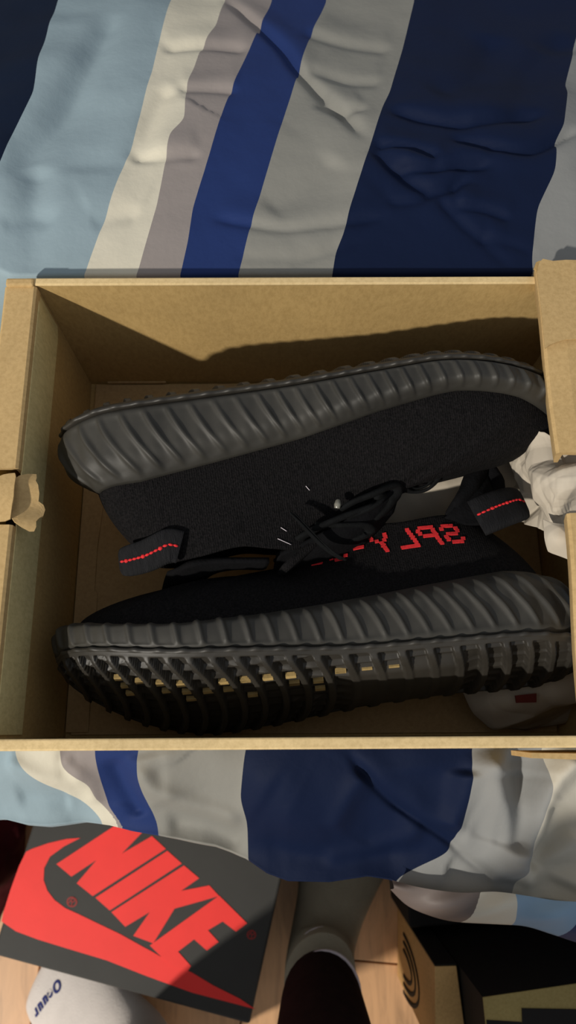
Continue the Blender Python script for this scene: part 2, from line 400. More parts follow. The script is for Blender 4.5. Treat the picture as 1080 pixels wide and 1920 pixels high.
HMAT = NT('hem_cotton', (.5,.5,.5,1), .6, .35); aa = HMAT.n('ShaderNodeAttribute'); aa.attribute_name = 'stripe'
mr = HMAT.n('ShaderNodeMapRange'); mr.inputs[1].default_value = 0; mr.inputs[2].default_value = 8; HMAT.l(aa.outputs['Fac'], mr.inputs[0])
rr_ = HMAT.ramp(mr.outputs[0], [(0, lin(106,96,92)), (3/8, lin(206,200,184)), (4/8, lin(128,156,182)), (5/8, lin(30,46,90))], 'CONSTANT'); HMAT.l(rr_.outputs[0], HMAT.b.inputs['Base Color'])  # grey-brown stripe darkened to carry the shadow on the hem
nn = HMAT.noise(30, 4); HMAT.bump(nn.outputs['Fac'], .3, .003)
hem = mesh('turned_hem', HV, grid_faces(17, n), HMAT.m, duvet); hem['label'] = 'turned-up hem with stripes running the other way'
att = hem.data.attributes.new('stripe', 'FLOAT', 'POINT'); att.data.foreach_set('value', np.array(HS, np.float32))

# ------------------------------------------------------------------ cardboard shoe box
bx = empty('shoe_box', (.14, 0, 0), label='open brown cardboard shoe box on the striped duvet holding two black shoes', cat='box')
def bxp(o, lab=None): under(o, bx); 
_P = bx
def BX(o): return under(o, bx)
WY = .1175; RZ = .12; TH = .0032; XR = .300
BX(box('bottom_panel', -.014, XR+.004, -WY-TH, WY+TH, -.0025, 0, M['cardin']))
BX(box('floor_insert', .0035, XR-.002, -WY+.0015, WY-.0015, .0003, .0022, M['cardfloor'], None, .0004))
# a glued flap edge lies on the floor's left end, with a small step
BX(prism('glued_flap', [(.0006, -WY+.003), (.0145, -WY+.003), (.0145, -.03), (.0125, -.028), (.0125, .0), (.0165, .06), (.0006, .06)], .0024, .0034, M['cardfloor'], None, .0003))
# far wall with a folded rim and a low slot at its foot
BX(box('side_panel', -.010, XR+.002, WY, WY+TH, 0, RZ-.001, M['cardin']))
BX(box('side_rim', -.006, XR-.02, WY-.0004, WY+TH+.0008, RZ-.001, RZ+.0008, M['cardlight'], None, .0008))
BX(box('slot_tab', .012, .052, WY-.0012, WY-.0001, .0026, .0044, M['cardfloor']))
# near wall
BX(box('side_panel', -.018, XR+.006, -WY-TH, -WY, 0, RZ-.001, M['cardin']))
BX(box('side_rim', -.018, XR+.012, -WY-TH-.0016, -WY+.0004, RZ-.001, RZ+.001, M['cardlight'], None, .0008))
BX(hexa('side_flap', [(.245,-.1265,.085),(.33,-.1265,.085),(.33,-.1242,.085),(.245,-.1242,.085)], [(.245,-.1268,.117),(.33,-.1300,.117),(.33,-.1262,.117),(.245,-.1245,.117)], M['card']))
# left wall: outer sheet, inner sheet and a wide folded rim, cut away at the hand hole
HY0, HY1 = -.014, .021
def yrow(py, px=10): return at(px, py, RZ)[1]
HY1 = yrow(878); HY0 = yrow(984)
for nm, y0, y1 in (('rim_fold', HY1, WY-.001), ('rim_fold', -WY-.001, HY0)):
    P = [(-.0172,RZ-.004),(-.0168,RZ-.0006),(-.0155,RZ+.0004),(-.001,RZ+.0004),(.0003,RZ-.0006),(.0006,RZ-.006),(-.0004,RZ-.006),(-.0016,RZ-.0024),(-.0152,RZ-.0024),(-.0160,RZ-.004)]
    bm = bmesh.new(); a = [bm.verts.new((p[0], y0, p[1])) for p in P]; b = [bm.verts.new((p[0], y1, p[1])) for p in P]
    bm.faces.new(a[::-1]); bm.faces.new(b)
    for i in range(len(P)): bm.faces.new((a[i], a[(i+1)%len(P)], b[(i+1)%len(P)], b[i]))
    BX(bmobj('rim_fold', bm, M['card'], None))
BX(box('cavity_shade', -.0145, -.0020, HY0-.004, HY1+.004, .002, RZ-.030, M['black_card_and_shade']))  # added black block paints the darkness inside the hollow wall
BX(prism('folded_strip', [(.0001,-WY+.002),(.0009,-WY+.002),(.0009,WY-.010),(.0001,WY-.002)], RZ-.040, RZ-.0045, M['cardstrip_bounce'], None, .0003))
for nm, x0, x1, HZ in (('end_panel', -.0016, .0, RZ-.034), ('end_panel', -.0168, -.0148, RZ-.0055)):
    bm = bmesh.new(); poly = [(-WY,0),(WY,0),(WY,RZ-.004),(HY1,RZ-.004),(HY1-.001,HZ+.001),(HY1-.002,HZ),(HY0+.002,HZ),(HY0+.001,HZ+.001),(HY0,RZ-.004),(-WY,RZ-.004)]
    a = [bm.verts.new((x0, y, z)) for y, z in poly]; b = [bm.verts.new((x1, y, z)) for y, z in poly]
    bm.faces.new(a); bm.faces.new(b[::-1])
    for i in range(len(poly)): bm.faces.new((a[i], a[(i+1)%len(poly)], b[(i+1)%len(poly)], b[i]))
    o = BX(bmobj(nm, bm, M['cardin'], None)); bevel(o, .0003, 1)
BX(box('corner_fold', -.0160, -.0008, WY-.0016, WY+TH, RZ-.008, RZ+.0022, M['card'], None, .0012))
# torn flap pushed in through the hand hole: top piece over the rim, hanging piece inside
def ragged(name, outline, zf, mat, th=.0011):
    """small torn sheet from an outline in xy with height function"""
    bm = bmesh.new(); vs = [bm.verts.new((x, y, 0)) for x, y in outline]; bm.faces.new(vs)
    bmesh.ops.triangulate(bm, faces=bm.faces); bmesh.ops.subdivide_edges(bm, edges=bm.edges, cuts=3, use_grid_fill=True)
    for v in bm.verts: v.co.z = zf(v.co.x, v.co.y)
    o = bmobj(name, bm, mat, None, recalc=True); md = o.modifiers.new('s', 'SOLIDIFY'); md.thickness = th; md.offset = 0; return o
def pxpoly(pts, z): return [tuple(at(a, b, z)[:2]) for a, b in pts]
fl = pxpoly([(-12,906),(-4,899),(10,893),(20,891),(31,890),(33,898),(31,915),(30,935),(26,955),(22,975),(12,979),(0,980),(-12,980)], RZ)
BX(ragged('torn_tab', fl, lambda x, y: RZ+.0012+.0018*math.sin((y-HY0)/(HY1-HY0)*PI), M['card']))
fl = pxpoly([(33,906),(42,898),(56,893),(70,892),(71,900),(70,905),(74,912),(75,926),(72,940),(80,946),(83,955),(81,968),(75,973),(70,980),(70,990),(66,998),(58,999),(46,993),(34,984),(28,976),(28,955),(31,930)], RZ-.006)
BX(ragged('torn_tab', fl, lambda x, y: RZ-.002-.35*max(x-.001, 0)+.0012*math.sin(y*300), M['card']))
# right wall: leaning sheet with a wide folded flap, gap at the hand hole
BX(box('end_panel', XR-.001, XR+.0015, -WY, WY, 0, RZ-.035, M['cardin']))
ra = [at(1003,502,RZ+.006), at(1042,850,RZ+.004)]; rb = [at(1063,962,RZ+.003), at(1092,1375,RZ+.001)]
for (p0, p1), k in ((ra, 1), (rb, 0)):
    bm = bmesh.new(); rows = []
    for i in range(9):
        t = i/8; p = p0*(1-t)+p1*t; w = .044; z = p[2] + .0012*math.sin(t*7)
        P = [(p[0]+.0035, z-.014), (p[0]+.0006, z-.004), (p[0]+.0002, z-.0012), (p[0]+.0016, z), (p[0]+.012, z+.0008), (p[0]+w-.002, z-.001), (p[0]+w, z-.004), (p[0]+w, z-.022), (p[0]+w-.002, z-.022), (p[0]+w-.002, z-.005), (p[0]+.004, z-.003), (p[0]+.0055, z-.014)]
        rows.append([bm.verts.new((a, p[1], b)) for a, b in P])
    m = len(rows[0])
    for i in range(8):
        for j in range(m): bm.faces.new((rows[i][j], rows[i][(j+1)%m], rows[i+1][(j+1)%m], rows[i+1][j]))
    bm.faces.new(rows[0]); bm.faces.new(rows[-1][::-1]); BX(bmobj('folded_flap', bm, M['card'], None))
ov = pxpoly([(1010,494),(1017,487),(1026,489),(1036,491),(1060,489),(1100,490),(1130,494),(1130,640),(1080,637),(1060,638),(1048,641),(1030,648),(1021,655),(1016,600),(1010,545),(1006,512)], RZ+.008)
BX(ragged('torn_layer', ov, lambda x, y: RZ+.0085, M['card'], .0008))
BX(ragged('torn_layer', pxpoly([(1000,505),(1004,494),(1010,491),(1020,492),(1016,500),(1006,510)], RZ+.006), lambda x, y: RZ+.0065, M['cardin'], .0012))

# ------------------------------------------------------------------ the shoes
L = .28
LAT = [(0,.0),(.012,.013),(.035,.021),(.08,.028),(.15,.033),(.3,.0345),(.45,.036),(.6,.0425),(.72,.047),(.82,.0455),(.9,.039),(.96,.027),(.99,.012)]
MED = [(1,-.006),(.985,-.019),(.94,-.032),(.86,-.043),(.74,-.047),(.6,-.041),(.45,-.0315),(.3,-.0305),(.15,-.031),(.08,-.028),(.035,-.021),(.012,-.013)]
def outline(n, narrow=0):
    pts = [(u*L, v) for u, v in LAT]+[(u*L, v*(1-.26*float(smooth01((.52-u)/.2))*narrow)) for u, v in MED]; C = catmull(pts, 24, closed=True)
    P, s, tot = resample(C, n, closed=True); return P, s, tot
def hside(u): return np.interp(u/L, [0,.05,.15,.3,.45,.6,.75,.88,1], [.037,.044,.0445,.0395,.034,.0265,.0215,.0205,.024])
def zbase(u): u = u/L; return .022*np.clip((u-.70)/.30, 0, 1)**1.8 + .004*np.clip((.10-u)/.10, 0, 1)**1.5
def build_shoe(text, root, mirror, lab):
    N = 900; P, s, tot = outline(N, 1 if text else 0)
    Tn = np.roll(P, -1, 0)-np.roll(P, 1, 0); Tn /= np.linalg.norm(Tn, axis=1)[:,None]
    Nn = np.c_[Tn[:,1], -Tn[:,0]]
    if ((P-P.mean(0))*Nn).sum() < 0: Nn = -Nn
    ms = -1 if mirror else 1
    def OBJ(name, V, f, mat, parent=root, smooth=True):
        V = np.array(V, float).copy(); V[:,1] *= ms
        if mirror: f = [q[::-1] for q in f]
        return mesh(name, V, f, mat, parent, smooth)
    u = P[:,0]; zb = zbase(u); hs = hside(u)
    pt = np.interp(u/L, [0,.3,.45,.6,.8,1], [.0118,.0122,.0100,.0088,.0092,.010]) if not text else np.interp(u/L, [0,.3,.6,1], [.0112,.0104,.0112,.0118])
    cum = np.r_[0, np.cumsum(1/pt[:-1])]*(tot/N); npitch = round(cum[-1]+1/pt[-1]*tot/N); cum *= npitch/(cum[-1]+1/pt[-1]*tot/N); pit = .0106
    sg = np.sign(P[:,1]+1e-9)*smooth01(np.abs(P[:,1])/.012)
    def rib(dist, wd=.13):
        x = ((cum - sg*dist/pt) % 1)-.5; return np.exp(-(np.abs(x)/wd)**2.4)
    rnd = np.random.RandomState(5); irr = .7+.6*rnd.rand(npitch+2)
    irrs = np.interp(cum, np.arange(npitch+2), irr)
    # midsole wall
    K = 30; V = []
    for k in range(K+1):
        a = k/K; w = zb + .0058 + (hs-.0058)*a
        prof = .0014 + .0034*math.sin(min(a*1.15,1)*PI*.60) - .0085*max(0, (a-.6)/.40)**2.0
        prof -= .0022*math.exp(-(a/.03)**2)
        env = float(smooth01((a-.05)/.10)*smooth01((.95-a)/.10))
        r = rib(hs*a**1.4*np.interp(u/L, [0,.3,.6,.8,1], [.50,.46,.28,.1,0]))*irrs
        heelin = smooth01(1-u/(.10*L))*.009*a**2
        o = prof - heelin + .0017*env*(r-.3) + .0003*env*np.sin(cum*2*PI+2.2+a)
        V.append(np.c_[P+Nn*o[:,None], w])
    # close the top inwards
    V.append(np.c_[P+Nn*(-.013), zb+hs-.004])
    V = np.vstack(V); mid = OBJ('midsole', V, grid_faces(K+2, N, wrap_m=True, flip=False), M['rubber'])
    # outsole lip: a thin band under the groove
    V = []
    for k, (w, o) in enumerate([(.0030,-.0012),(.0032,.0012),(.0040,.0019),(.0049,.0019),(.0055,.0012),(.0058,-.0008)]):
        r = rib(-.002, .2)
        V.append(np.c_[P+Nn*(o + (.0009*(r-.4) if 0 < k < 5 else 0*r))[:,None], zb+w])
    V = np.vstack(V); outs = OBJ('outsole', V, grid_faces(6, N, wrap_m=True), M['outsole'])
    # tread: transverse bars with rounded ends over thin lengthwise strips, open recesses between them
    NU, NV = 440, 96; uu = np.linspace(-.0010, L+.0010, NU); uc_ = np.clip(uu, .0005, L-.0005)
    half = np.argmax(u); PO = P + Nn*.0012
    la = PO[:half+1]; lb = np.vstack([PO[half:], PO[:1]])
    la = la[np.argsort(la[:,0])]; lb = lb[np.argsort(lb[:,0])]
    vl = np.interp(uu, la[:,0], la[:,1]); vm = np.interp(uu, lb[:,0], lb[:,1])
    U = np.repeat(uu, NV); q = np.tile(.5-.5*np.cos(np.linspace(0, PI, NV)), NU)
    Vv = np.repeat(vl, NV)*(1-q)+np.repeat(vm, NV)*q
    ctr = (np.repeat(vl, NV)+np.repeat(vm, NV))/2; rel = (Vv-ctr)/.045
    dedge = np.minimum(np.minimum(q, 1-q)*np.repeat(vl-vm, NV), np.minimum(U+.001, L+.001-U)*1.0)
    PB_ = .0116
    ph = U/PB_ + 1.0*np.abs(rel)**2.2*-1 + .35*np.sin(U*30); ab = np.abs((ph % 1)-.5)
    bar = smooth01((.20-ab)/.07)
    lg = smooth01((.14-np.abs(((Vv/.0085+.3) % 1)-.5))/.08)*(.55-.3*smooth01((.40-U/L)/.1))
    arch = smooth01((U/L-.22)/.06)*smooth01((.50-U/L)/.06)*smooth01((.028-np.abs(Vv))/.01)
    edge_ = smooth01((dedge-.0022)/.0022)*(.35+.65*smooth01((U/L-.06)/.06))
    dep = .0042*(1-np.maximum(bar, lg))*edge_*(1-arch) - .0008*bar*edge_
    lift = .0042*(1-np.clip(dedge/.011, 0, 1))**2.2
    Wz = zbase(U) - .0006 + dep + lift - .0022*smooth01(dedge/.03)
    OBJ('tread', np.c_[U, Vv, Wz], grid_faces(NU, NV), M['outsole'])
    # foam windows showing in the recesses, lateral half of the forefoot
    if True:
        for i in range(9, 23):
            for j, v_ in enumerate((.0215, .0130, .0045)):
                if (j == 2 and i % 3) or (j == 1 and i in (11, 15, 20)): continue
                vl_ = float(np.interp(i*PB_, uu, vl)); vm_ = float(np.interp(i*PB_, uu, vm)); c_ = (vl_+vm_)/2
                rel_ = (v_-c_)/.045
                us = np.linspace((i-1.5)*PB_, (i+1.5)*PB_, 160); f_ = (us/PB_-1.0*abs(rel_)**2.2+.35*np.sin(us*30)) % 1
                cand = us[np.argmin(np.where(np.abs(us-i*PB_) < PB_*.62, np.minimum(f_, 1-f_), 9))]
                if cand > L-.028 or v_ > vl_-.008: continue
                a, b = .0026, .0011+.0006*random.random(); z_ = float(zbase(cand))+.0006
                cor = [(-a,-b),(a,-b),(a,b),(-a,b)]
                vv8 = [(cand+x, v_+y, z_-.0012) for x, y in cor]+[(cand+x, v_+y, z_+.001) for x, y in cor]
                OBJ('sole_window', vv8, [(3,2,1,0),(4,5,6,7),(0,1,5,4),(1,2,6,5),(2,3,7,6),(3,0,4,7)], M['boost'], smooth=False)
    # knitted upper: from the midsole top up to the throat loop
    loopc = [(.040,0,.086),(.043,.013,.0865),(.052,.023,.087),(.068,.027,.086),(.088,.027,.084),(.104,.023,.087),(.118,.018,.089),(.130,.0135,.084),(.148,.011,.077),(.166,.0085,.068),(.178,0,.062),
             (.166,-.0085,.068),(.148,-.011,.077),(.130,-.0135,.084),(.118,-.018,.089),(.104,-.023,.087),(.088,-.027,.084),(.068,-.027,.086),(.052,-.023,.087),(.043,-.013,.0865)]
    C = catmull(loopc, 30, closed=True); C, cs, ctot = resample(C, 2000, closed=True)
    NP_ = 360; idx = (np.arange(NP_)*N/NP_).astype(int); B = P[idx]; sb = s[idx]/tot
    kh = np.argmin(np.abs(B[:,0]-L)); ph_ = sb.copy()
    front = float(s[np.argmax(u)]/tot)
    g = np.where(sb <= front, sb/front*.5, .5+(sb-front)/(1-front)*.5)
    x_ = np.where(g <= .5, g, 1-g)*2
    y_ = np.interp(x_, [0, .10, .2, .35, .5, .7, .85, 1], [0, .13, .27, .52, .74, .90, .96, 1])*.5
    g2 = np.where(g <= .5, y_, 1-y_)
    Ci = C[(g2*2000).astype(int) % 2000]
    nb = P[idx]*1.0; Nb = Nn[idx]; R_ = 26; V = []
    base = np.c_[nb+Nb*(-.0055-.009*smooth01(1-nb[:,0]/(.10*L)))[:,None], zbase(nb[:,0])+hside(nb[:,0])-.0030]
    fwd = smooth01((base[:,0]/L-.50)/.35)
    for k in range(R_+1):
        a = k/R_
        e = a**(1.0)
        h_toe = np.sin(a*PI/2)**.85
        ws = a
        wf = ws*(1-fwd)+h_toe*fwd
        lat = (1-fwd)*(a**1.35) + fwd*(1-np.cos(a*PI/2))**.9
        xy = base[:,:2]*(1-lat)[:,None]+Ci[:,:2]*lat[:,None]
        w = base[:,2]*(1-wf)+Ci[:,2]*wf
        heel = smooth01((.12-base[:,0]/L)/.12)
        xy = xy - np.c_[heel*.004*math.sin(a*PI), np.zeros(NP_)]
        wr = .0007*np.sin(base[:,0]*260+a*9)*math.sin(a*PI)*fwd
        V.append(np.c_[xy+Nb*(wr)[:,None], w])
    UP = np.vstack(V); rim = V[-1]
    V2 = list(V)
    cc = np.array([.10, 0, 0])
    for dz, k in ((.0008, .03), (-.001, .07), (-.02, .12), (-.045, .20)):
        ctr = np.c_[np.clip(rim[:,0], .06, .15), rim[:,1]*0]; V2.append(np.c_[rim[:,:2]*(1-k)+ctr*k, np.maximum(rim[:,2]+dz, .02)])
    upper = OBJ('upper', np.vstack(V2), grid_faces(len(V2), NP_, wrap_m=True), M['knit'])
    bv = BVHTree.FromPolygons([Vector(p) for p in UP], [q for q in grid_faces(R_+1, NP_, wrap_m=True)])
    OBJ('insole', [(x, y, .02) for x, y in rim[:,:2]*.85+np.array([.015,0])], [tuple(range(NP_))], M['knit_dark'])
    # tongue
    TV = []; 
    for i in range(15):
        a = i/14; uc = .182-.075*a; wc = .058+.036*a+.006*a*a; wd = .009+.013*a
        for j in range(11):
            b = j/5-1; TV.append((uc+.004*b*b, b*wd, wc+.004*(1-b*b)))
    T = OBJ('tongue', TV, grid_faces(15, 11, flip=True), M['knit']); sm = T.modifiers.new('s', 'SOLIDIFY'); sm.thickness = .004; sm.offset = -1
    return dict(bv=bv, OBJ=OBJ, ms=ms, N=N)
def pose(base, rot, loc):
    Mx = (_rz(rot[2]) @ _ry(rot[1]) @ _rx(rot[0])) @ base
    m = np.eye(4); m[:3,:3] = Mx; m[:3,3] = loc; return m
# pose of each shoe: which way toe, upper side and sole face, then fine turn, then heel position
b_ = math.radians(26); baseA = np.array([[1,0,0],[0,-math.sin(b_),-math.cos(b_)],[0,math.cos(b_),-math.sin(b_)]])
a_ = math.radians(38); baseB = np.array([[-1,0,0],[0,math.sin(a_),math.cos(a_)],[0,math.cos(a_),-math.sin(a_)]])
MA = pose(baseA, (-.2917,.0246,.1487), (.0101,.0510,.0870)); MB_ = pose(baseB, (.2749,-.0373,.0828), (.2938,-.0835,.0825))
# right shoe lies with its inner side up: its own frame is the mirror image
rootA = bpy.data.objects.new('sneaker', None); COL.objects.link(rootA); rootA.matrix_world = Matrix(MA.tolist())
rootB = bpy.data.objects.new('sneaker', None); COL.objects.link(rootB); rootB.matrix_world = Matrix(MB_.tolist())
tagit(rootA, 'black knit shoe on its side along the far wall of the box, heel left', 'shoe')
tagit(rootB, 'black knit shoe with red mirrored lettering, tipped beside the near wall of the box', 'shoe')
A = build_shoe(False, rootA, False, 'A'); Bs = build_shoe(True, rootB, False, 'B')

def on_side(S, u, w, out=.0006, side=1):
    h = S['bv'].ray_cast(Vector((u, .12*side, w)), Vector((0, -side, 0)))
    if h[0] is None: return None
    n = h[1]; n = n if n.y*side > 0 else -n
    return np.array(h[0]+n*out)
def strip_on(S, root, name, uw, width, mat, th=.0015, out=.001):
    pts = [on_side(S, u, w, out) for u, w in uw]; pts = [p for p in pts if p is not None]
    return tube(pts, width, mat, name, root, seg=8, flat=th/width, flatdir=(0,1,0), smooth_n=3)
# lettering on shoe B, knitted in red cells, mirrored as on the shoe
G = {'S': ['01110','10001','10000','01110','00001','10001','01110'], 'P': ['11110','10001','10001','11110','10000','10000','10000'],
 'L': ['10000','10000','10000','10000','10000','10000','11111'], 'Y': ['10001','10001','01010','00100','00100','00100','00100'],
 '-': ['00000','00000','00000','01110','00000','00000','00000'], '3': ['01110','10001','00001','00110','00001','10001','01110'],
 '5': ['11111','10000','11110','00001','00001','10001','01110'], '0': ['01110','10001','10001','10001','10001','10001','01110']}
cu, cw = .00200, .00190; u0 = .0580
for ci, ch in enumerate('SPLY-350'):
    V, f = [], []
    base_u = u0 + ci*.0128; top = .0790
    for r in range(7):
        for c in range(5):
            if G[ch][r][c] != '1': continue
            for sub in range(2):
                jit = random.uniform(-.0003, .0003)
                w0 = top-r*cw-sub*cw/2; uL = base_u+c*cu+jit + -(r*.0006)+.0015
                qs = [on_side(Bs, uL+du*cu, w0-dw*cw/2, .0004) for du, dw in ((0,0),(1.10,0),(1.10,1.2),(0,1.2))]
                if any(q is None for q in qs): continue
                k = len(V); nrm = np.cross(qs[1]-qs[0], qs[3]-qs[0]); nrm /= np.linalg.norm(nrm)+1e-12
                if nrm[1] < 0: nrm = -nrm
                V += qs + [q-nrm*.0012 for q in qs]; V[k:k+4] = [q+nrm*.0002 for q in qs]
                f += [(k,k+1,k+2,k+3),(k+4,k+7,k+6,k+5),(k,k+4,k+5,k+1),(k+1,k+5,k+6,k+2),(k+2,k+6,k+7,k+3),(k+3,k+7,k+4,k)]
    if V: mesh('knitted_letter', V, f, M['red_thread'], rootB, smooth=False)

def heel_tab(S, root, pts, hw, name='heel_tab'):
    """folded webbing loop along a line of local (u,v,w) points; hw is half its height"""
    C = catmull(pts, 8); n = len(C); V = []; th = .0024
    for i in range(n):
        T = C[min(i+1,n-1)]-C[max(i-1,0)]; T /= np.linalg.norm(T)
        Y = np.array([0,1.,0]); Nn = Y - T*(Y@T); Nn /= np.linalg.norm(Nn); Bn = np.cross(T, Nn)
        e = math.sqrt(max(1-((i/(n-1)-.0)**8), 0))*.35+.65
        for k in range(20):
            a = 2*PI*k/20; cx, cy = math.cos(a), math.sin(a)
            sx = np.sign(cx)*abs(cx)**.45; sy = np.sign(cy)*abs(cy)**.6
            V.append(C[i]+Bn*hw*e*sx+Nn*th*(sy)*(1+.25*math.sin(i/(n-1)*PI)))
    f = grid_faces(n, 20, wrap_m=True)+[tuple(range(20)), tuple((n-1)*20+k for k in range(20))[::-1]]
    o = mesh(name, V, f, M['web'], root)
    # red stitches down its middle
    D, _, _ = resample(C, 15)
    for i in range(1, 14):
        T = D[i]-D[i-1]; T /= np.linalg.norm(T); Y = np.array([0,1.,0]); Nn = Y-T*(Y@T); Nn /= np.linalg.norm(Nn)
        p = D[i]+Nn*(th*(1+.25*math.sin(i/14*PI))+.0001)
        bm = bmesh.new(); bmesh.ops.create_icosphere(bm, subdivisions=1, radius=1)
        X = np.array([T, np.cross(Nn, T), Nn]).T @ np.diag([.0015, .0008 if i % 4 else .0012, .0006])
        for v in bm.verts: v.co = Vector((p + X @ np.array(v.co)).tolist())
        bmobj('red_stitch', bm, M['red_thread'], o, smooth=True)
    return o
def to_local(Mx, p): return (np.linalg.inv(Mx) @ np.r_[np.array(p), 1])[:3]
def PA(px, py, z): return to_local(MA, at(px, py, z))
def PB(px, py, z): return to_local(MB_, at(px, py, z))
tabA = [PA(338,1026,.1005), PA(318,1022,.1015), PA(300,1030,.1005), PA(275,1042,.098), PA(248,1050,.095), PA(228,1054,.092)]
heel_tab(A, rootA, tabA, .0085)
tabB = [PB(893,972,.088), PB(908,965,.089), PB(930,956,.088), PB(950,949,.086), PB(968,944,.083), PB(980,948,.080)]
heel_tab(Bs, rootB, tabB, .0118)
# seam line along the heel patch on A, side stripe ridge on both
# medial collar of shoe A sagging to the box floor, and collar of B rising behind
def cuff(root, LOC, pts, r, name='collar'):
    return tube([LOC(*p) for p in pts], r, M['knit_dark'], name, root, seg=10, flat=.7)
cuff(rootB, PB, [(905,870,.060),(892,888,.064),(880,915,.068),(862,940,.072),(838,968,.070)], [.007,.0085,.008,.005,.002])
cuff(rootB, PB, [(905,870,.060),(925,900,.062),(935,940,.066)], [.006,.006,.005])
# laces: straight bars over the throat and loose loops
def lace(root, LOC, pts, r=.0022, name='lace', flat=.45): return tube([LOC(*p) for p in pts], r, M['lace'], name, root, seg=8, flat=flat)
lace(rootA, PA, [(545,962,.1035),(560,978,.1030),(585,1005,.099),(612,1030,.093),(640,1048,.086)], .0016)
lace(rootA, PA, [(552,962,.1030),(568,980,.1025),(594,1008,.098),(622,1034,.092),(648,1050,.085)], .0013)
lace(rootA, PA, [(640,955,.094),(665,940,.098),(700,926,.099),(722,915,.097),(738,912,.093),(740,930,.088),(728,950,.085),(705,972,.083),(688,990,.080)], [.003,.0035,.004,.004,.0045,.0045,.0045,.004,.003])
lace(rootA, PA, [(650,970,.092),(690,955,.095),(712,940,.095),(710,922,.094)], .0035)
lace(rootA, PA, [(590,985,.090),(640,985,.090),(682,985,.086),(690,1000,.080),(650,1015,.078),(600,1030,.076),(540,1052,.072)], .0042)
lace(rootA, PA, [(520,1052,.072),(560,1030,.080),(610,1005,.086),(660,985,.086)], .0042)
lace(rootA, PA, [(745,908,.092),(770,922,.080),(800,918,.080),(820,900,.084),(830,880,.090),(824,870,.093)], .0022)
lace(rootA, PA, [(745,902,.090),(775,916,.080),(800,910,.080),(814,895,.084),(822,876,.090)], .0018)
lace(rootA, PA, [(560,1010,.088),(590,992,.093),(640,970,.095),(700,948,.094)], .004)
ag = tube([PA(634,938,.098), PA(633,946,.0985), PA(632,953,.098)], [.0012,.0019,.0015], M['aglet'], 'aglet', rootA, seg=8)
# dark fill of the throat under the laces (folded tongue top)
def blob(root, LOC, c, r, name, mat):
    bm = bmesh.new(); bmesh.ops.create_icosphere(bm, subdivisions=3, radius=1); C0 = LOC(*c)
    for v in bm.verts:
        n_ = 1+.12*math.sin(v.co.x*5+v.co.z*3)+.08*math.sin(v.co.y*7); v.co = Vector([C0[i]+v.co[i]*r[i]*n_ for i in range(3)])
    return bmobj(name, bm, mat, root, smooth=True)
def spread(root, LOC, rows_, name, mat, bulge=.004, nu=30, nv=14):
    rr = [resample(catmull([LOC(*p) for p in r], 6), nu)[0] for r in rows_]
    G_ = np.array([resample(catmull([r[i] for r in rr], 6), nv)[0] for i in range(nu)]); V = G_.reshape(-1, 3)
    o = mesh(name, V, grid_faces(nu, nv), mat, root); md = o.modifiers.new('s', 'SOLIDIFY'); md.thickness = .003; md.offset = 0; return o
spread(rootA, PA, [[(520,1040,.082),(600,1000,.090),(680,955,.092),(735,915,.092)], [(515,1060,.072),(600,1025,.084),(680,985,.086),(742,930,.084)], [(512,1078,.062),(580,1066,.064),(640,1040,.068),(692,1006,.070),(735,958,.074)]], 'lace_guard', M['knit_dark'])
spread(rootA, PA, [[(318,1070,.072),(350,1058,.088),(400,1050,.090),(450,1050,.090),(505,1050,.088)], [(306,1100,.058),(335,1085,.070),(375,1068,.078),(430,1062,.080),(500,1060,.080)], [(297,1138,.036),(322,1134,.040),(356,1118,.050),(374,1092,.058),(400,1072,.064),(440,1064,.068),(492,1064,.070)]], 'collar', M['knit_dark'])
spread(rootB, PB, [[(908,872,.060),(914,900,.064),(925,935,.068),(925,975,.070)], [(896,880,.063),(896,910,.068),(898,945,.073),(895,985,.074)], [(880,892,.064),(872,920,.070),(850,955,.073),(815,985,.070)]], 'collar', M['knit_dark'])
# light fibres caught on the knit
for a0_, a1_ in (((526,989),(537,996)), ((573,911),(580,919)), ((520,1010),(545,1021))):
    a, b = at(*a0_, .112), at(*a1_, .112); q = []
    ia = np.linalg.inv(MA)
    for p in (a, (a+b)/2, b):
        o_ = ia @ np.r_[CAM, 1]; l_ = ia @ np.r_[p, 1]; h = A['bv'].ray_cast(Vector(o_[:3]), Vector((l_-o_)[:3]).normalized())
        if h[0]: q.append(np.array(h[0]+h[1]*(.0006 if h[1].dot(Vector((o_-l_)[:3])) > 0 else -.0006)))
    if len(q) == 3: tube(q, .00018, M['sock_cuff'], 'lint', rootA, seg=5, smooth_n=2)

